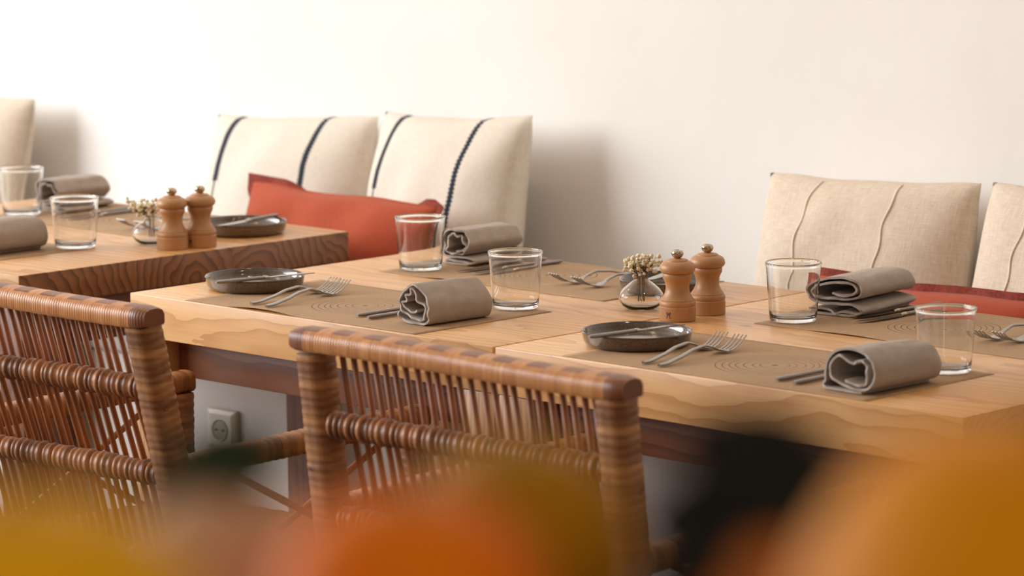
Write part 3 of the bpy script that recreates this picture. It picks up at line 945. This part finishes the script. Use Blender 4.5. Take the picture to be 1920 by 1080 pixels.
# ------------------------------------------------------------------ cushions
def pillow_grid(w_, h_, t_, n=44, seed=0, pinch=0.035, wr=0.010, flange=0.0, bend=0.0, power=2.7):
    """returns (M with uv); local frame: x across, z up from the lower edge, -y towards the room"""
    m = M(); m.uv = []
    vs_, fs_ = [], []
    for side in (1, -1):
        for i in range(n + 1):
            for j in range(n + 1):
                u, v_ = -1 + 2 * i / n, -1 + 2 * j / n
                f = (max(0, 1 - abs(u) ** power) * max(0, 1 - abs(v_) ** power)) ** 0.55
                cr = 1 - (0.0 if flange else 0.012) * (u * v_) ** 8
                X = u * w_ / 2 * (1 - pinch * (1 - v_ * v_) * u * u) * cr
                Z = v_ * h_ / 2 * (1 - pinch * (1 - u * u) * v_ * v_) * cr
                sag = 1 + 0.16 * (-v_)
                wr_ = wr * mnoise.noise(Vector((u * 2.2 + seed * 7.3, v_ * 1.5, side * 2.0 + seed)))
                ed = max(abs(u), abs(v_))
                fold = 0.0035 * sin(9 * math.atan2(v_, u) + seed) * max(0, ed - 0.45) * 1.8 * (1 - ed ** 6)
                Y = -side * (f * t_ / 2 * sag + (wr_ + fold) * (1 - ed ** 8) * (f ** 0.4)) + bend * u * u
                Zz = Z + 0.006 * mnoise.noise(Vector((u * 1.6, seed * 3.0, 0))) * (0.5 + 0.5 * v_)
                vs_.append((X, Y, Zz + h_ / 2))
                m.uv.append(((u + 1) / 2, (v_ + 1) / 2))
    W = (n + 1) * (n + 1)
    for i in range(n):
        for j in range(n):
            a = i * (n + 1) + j
            fs_.append((a, a + n + 1, a + n + 2, a + 1))
            fs_.append((W + a, W + a + 1, W + a + n + 2, W + a + n + 1))
    m.add(vs_, fs_)
    ring = [i * (n + 1) for i in range(n + 1)] + [n * (n + 1) + j for j in range(1, n + 1)] + [i * (n + 1) + n for i in range(n - 1, -1, -1)] + [j for j in range(n - 1, 0, -1)]
    m.f += [(ring[k], W + ring[k], W + ring[(k + 1) % len(ring)], ring[(k + 1) % len(ring)]) for k in range(len(ring))]
    return m, ring, vs_
def cushion(name, loc, rot, w_, h_, t_, mat, label, seed, cords=(), flange=0.0, group=None, flop=None, **kw):
    root = thing(name, label, 'cushion', loc, group=group, rot=rot)
    m, ring, vv = pillow_grid(w_, h_, t_, seed=seed, flange=flange, **kw)
    n = 44
    c = m.build('cover', mat, root, smooth=180)
    for u in cords:
        i = round(u * n)
        pts = [Vector(vv[i * (n + 1) + j]) + Vector((0.003 * sin(j * 0.7 + u * 9), -0.0012, 0)) for j in range(1, n)]
        M().tube(pts, 0.0017, 6, (0, 1, 0)).build('cord', 'cord', c, smooth=180)
    if flange:
        fm = M()
        R = [Vector(vv[k]) for k in ring]
        cen = Vector((0, 0, h_ / 2))
        N = len(R)
        per = n
        vs_, fs_ = [], []
        for k, p in enumerate(R):
            d = Vector((p.x / (w_ / 2), 0, (p.z - h_ / 2) / (h_ / 2)))
            if abs(d.x) > 0.985 and abs(d.z) > 0.985: o = Vector((math.copysign(1, d.x), 0, math.copysign(1, d.z)))
            elif abs(d.x) > abs(d.z): o = Vector((math.copysign(1, d.x), 0, 0))
            else: o = Vector((0, 0, math.copysign(1, d.z)))
            wv = Vector((0, 0.0035 * sin(k * 0.42 + seed) + 0.002 * sin(k * 1.1), 0))
            k_ = 1.0
            if flop and o.z > 0.5 and abs(o.x) < 0.5:
                uu = p.x / (w_ / 2)
                k_ = 1 - 1.5 * min(1, max(0, (uu - flop[0]) / 0.25)) * min(1, max(0, (flop[1] - uu) / 0.2))
            e = p + o * flange * k_ + Vector((0, 0.012 * max(0, 1 - k_), 0))
            for q, yy in ((p - o * 0.004, -0.0022), (e, -0.0012), (e, 0.0012), (p - o * 0.004, 0.0022)):
                vs_.append(Vector(q) + Vector((0, yy, 0)) + wv * (1 if q is e else 0.3))
        for k in range(N):
            k2 = (k + 1) % N
            for q in range(4):
                fs_.append((k * 4 + q, k * 4 + (q + 1) % 4, k2 * 4 + (q + 1) % 4, k2 * 4 + q))
        fm.add(vs_, fs_)
        fm.build('flange', 'red_edge', root, smooth=60)['label'] = 'dark stitched flat edge of the cushion'
    return root
cushion('throw_pillow', (-1.666, 1.085, PADZ + 0.020), (radians(-13), radians(-3.5), radians(2)), 0.47, 0.388, 0.18, 'linen_stripe',
        'left of two cream cushions with navy stripes, lower left corner behind the red one', 1, group='cream cushions along the wall')
cushion('throw_pillow', (-1.204, 1.055, PADZ + 0.012), (radians(-14), radians(-3.0), radians(-3)), 0.43, 0.432, 0.18, 'linen_stripe',
        'right of two cream cushions with navy stripes, leaning behind the middle table', 2, group='cream cushions along the wall', pinch=0.05)
cushion('throw_pillow', (-0.199, 1.088, PADZ + 0.006), (radians(-13), radians(-1.5), radians(2)), 0.458, 0.384, 0.18, 'linen',
        'cream woollen cushion with two pale cords, left one behind the right table', 3, cords=(0.30, 0.68), group='cream cushions along the wall')
cushion('throw_pillow', (0.266, 1.078, PADZ + 0.008), (radians(-13), radians(0.5), radians(-4)), 0.48, 0.39, 0.18, 'linen',
        'cream woollen cushion cut off by the right photo edge', 4, cords=(0.27, 0.7), group='cream cushions along the wall')
cushion('throw_pillow', (-2.78, 1.085, PADZ + 0.007), (radians(-13), radians(1.0), radians(2)), 0.46, 0.384, 0.17, 'linen',
        'plain pale cream cushion at the left photo edge, behind the left table', 5, group='cream cushions along the wall')
cushion('lumbar_cushion', (-1.318, 0.885, PADZ + 0.02), (radians(-12), radians(1.0), radians(0)), 0.52, 0.276, 0.15, 'red',
        'brick red lumbar cushion leaning on the two striped cushions', 6, flange=0.012, group='brick red lumbar cushions', pinch=0.05, power=3.2, wr=0.016, flop=(-0.62, 0.85))
cushion('lumbar_cushion', (0.130, 0.862, PADZ + 0.018), (radians(-12), radians(0.5), radians(2)), 0.495, 0.232, 0.15, 'red',
        'brick red lumbar cushion with dark stitched edge, behind the right table', 8, flange=0.012, group='brick red lumbar cushions', pinch=0.05, power=3.2, wr=0.014)

# ------------------------------------------------------------------ fruit on the bar close to the camera
def at(px, d): # lateral offset (m) at depth d along the view, on the floor plan
    h = Vector((-sin(YAW), cos(YAW), 0)); r = Vector((cos(YAW), sin(YAW), 0))
    return CAM.xy.to_3d() * 1 + h * (d * 0.985) + r * px
bc = at(0.0, 0.86)
tag(M().box((0, 0, 0.6), (0.9, 0.62, 1.2), 0.01).build('bar_counter', 'counter', None, (bc.x, bc.y, 0), (0, 0, YAW), smooth=30), 'dark wooden bar counter close to the camera carrying the fruit stand', 'counter')
fs = M().lathe([(0.0004, 0), (0.09, 0), (0.092, 0.008), (0.03, 0.03), (0.022, 0.07), (0.04, 0.112), (0.215, 0.124), (0.232, 0.138), (0.228, 0.140), (0.20, 0.1335), (0.0004, 0.1325)], 64)
tag(fs.build('fruit_stand', 'dark', None, (bc.x, bc.y, 1.2005), smooth=40), 'dark footed stand under the blurred citrus fruit in the foreground', 'fruit stand')
FZ = 1.2005 + 0.1330
def peel(name, c, c2):
    t = NT(name)
    v = t.obj()
    t.col(t.ramp(t.noise(v, 22, 3), [(0.3, s2l(c)), (0.7, s2l(c2))]))
    t.set(Roughness=0.62)
    t.b.inputs['Specular IOR Level'].default_value = 0.15
    t.bump(t.noise(v, 420, 2), 0.25, 0.0012)
    return t.m
leafm = plain('citrus_leaf', (24, 42, 8), 0.8, var=0.3, vscale=40)
leafd = plain('dark_citrus_leaf', (14, 17, 6), 0.85, var=0.3, vscale=40)
calyx = plain('green_calyx', (84, 96, 40), 0.6)
def fruit(name, px, d, r, c, c2, label, cat='fruit', leaves=()):
    p = at((px - 960) / FPX * d, d)
    root = thing(name, label, cat, (p.x, p.y, FZ + 0.0004), random.uniform(0, 6), 'citrus fruit on the stand')
    prof = []
    for k in range(33):
        a = -pi / 2 + pi * k / 32
        prof.append((max(0.0003, r * cos(a) * 1.0), r + r * sin(a) * (1 - 0.05 * (sin(a) > 0.9))))
    M().lathe(prof, 48).build('peel', peel(name + '_peel', c, c2), root, smooth=180)
    M().lathe([(0.0003, 2 * r + 0.001), (0.0035, 2 * r - 0.0005), (0.0045, 2 * r - 0.002)], 8).build('calyx', calyx, root)
    for (dx, dy, dz, L, wd, az, el, roll, mt) in leaves:
        m = M()
        vs_, fs_ = [], []
        n = 12
        for i in range(n + 1):
            s = i / n
            hw = wd / 2 * (sin(pi * min(1, s * 0.96 + 0.02)) ** 0.8) + 0.0006
            for j in range(5):
                q = -1 + j / 2
                vs_.append((L * s, hw * q, 0.004 * abs(q) + 0.012 * s * s * -1))
        k0 = len(vs_)
        vs_ += [(a, b_, c_ - 0.0006) for a, b_, c_ in vs_]
        for i in range(n):
            for j in range(4):
                a = i * 5 + j
                fs_ += [(a, a + 5, a + 6, a + 1), (k0 + a, k0 + a + 1, k0 + a + 6, k0 + a + 5)]
        for i in range(n):
            a = i * 5
            fs_ += [(a, k0 + a, k0 + a + 5, a + 5), (a + 4, a + 9, k0 + a + 9, k0 + a + 4)]
        fs_ += [(0, 1, k0 + 1, k0), (1, 2, k0 + 2, k0 + 1), (2, 3, k0 + 3, k0 + 2), (3, 4, k0 + 4, k0 + 3)]
        m.add(vs_, fs_)
        root.rotation_euler = (0, 0, YAW)
        m.build('leaf', leafm if mt == 0 else leafd, root, (dx, dy, 2 * r + dz), (roll, -el, az), smooth=180)
    return root
fruit('lemon', 10, 0.795, 0.0485, (240, 168, 4), (246, 180, 12), 'blurred golden citrus in the lower left corner')
fruit('grapefruit', 420, 0.985, 0.0290, (214, 164, 126), (226, 178, 140), 'blurred pale pinkish citrus with a green leaf, left foreground', leaves=[(0.018, 0.0, 0.010, 0.044, 0.029, radians(180), radians(-16), radians(-55), 0)])
fruit('orange', 760, 0.900, 0.0375, (236, 116, 0), (244, 132, 6), 'blurred deep orange fruit in the bottom centre foreground')
fruit('mandarin', 970, 1.00, 0.0345, (176, 122, 4), (190, 128, 4), 'blurred olive yellow citrus behind the deep orange fruit')
fruit('grapefruit', 1490, 0.955, 0.027, (190, 110, 48), (206, 128, 60), 'blurred tan citrus with dark leaves, partly behind the big amber fruit', leaves=[(0.013, 0, 0.002, 0.048, 0.034, radians(180), radians(30), radians(-65), 1), (0.011, -0.004, -0.004, 0.052, 0.038, radians(186), radians(8), radians(-65), 1), (0.005, 0.004, -0.012, 0.048, 0.036, radians(176), radians(-14), radians(-65), 1)])
fruit('orange', 1960, 0.786, 0.0580, (226, 138, 0), (234, 150, 2), 'big blurred amber citrus in the lower right corner')
bpy.context.view_layer.update()
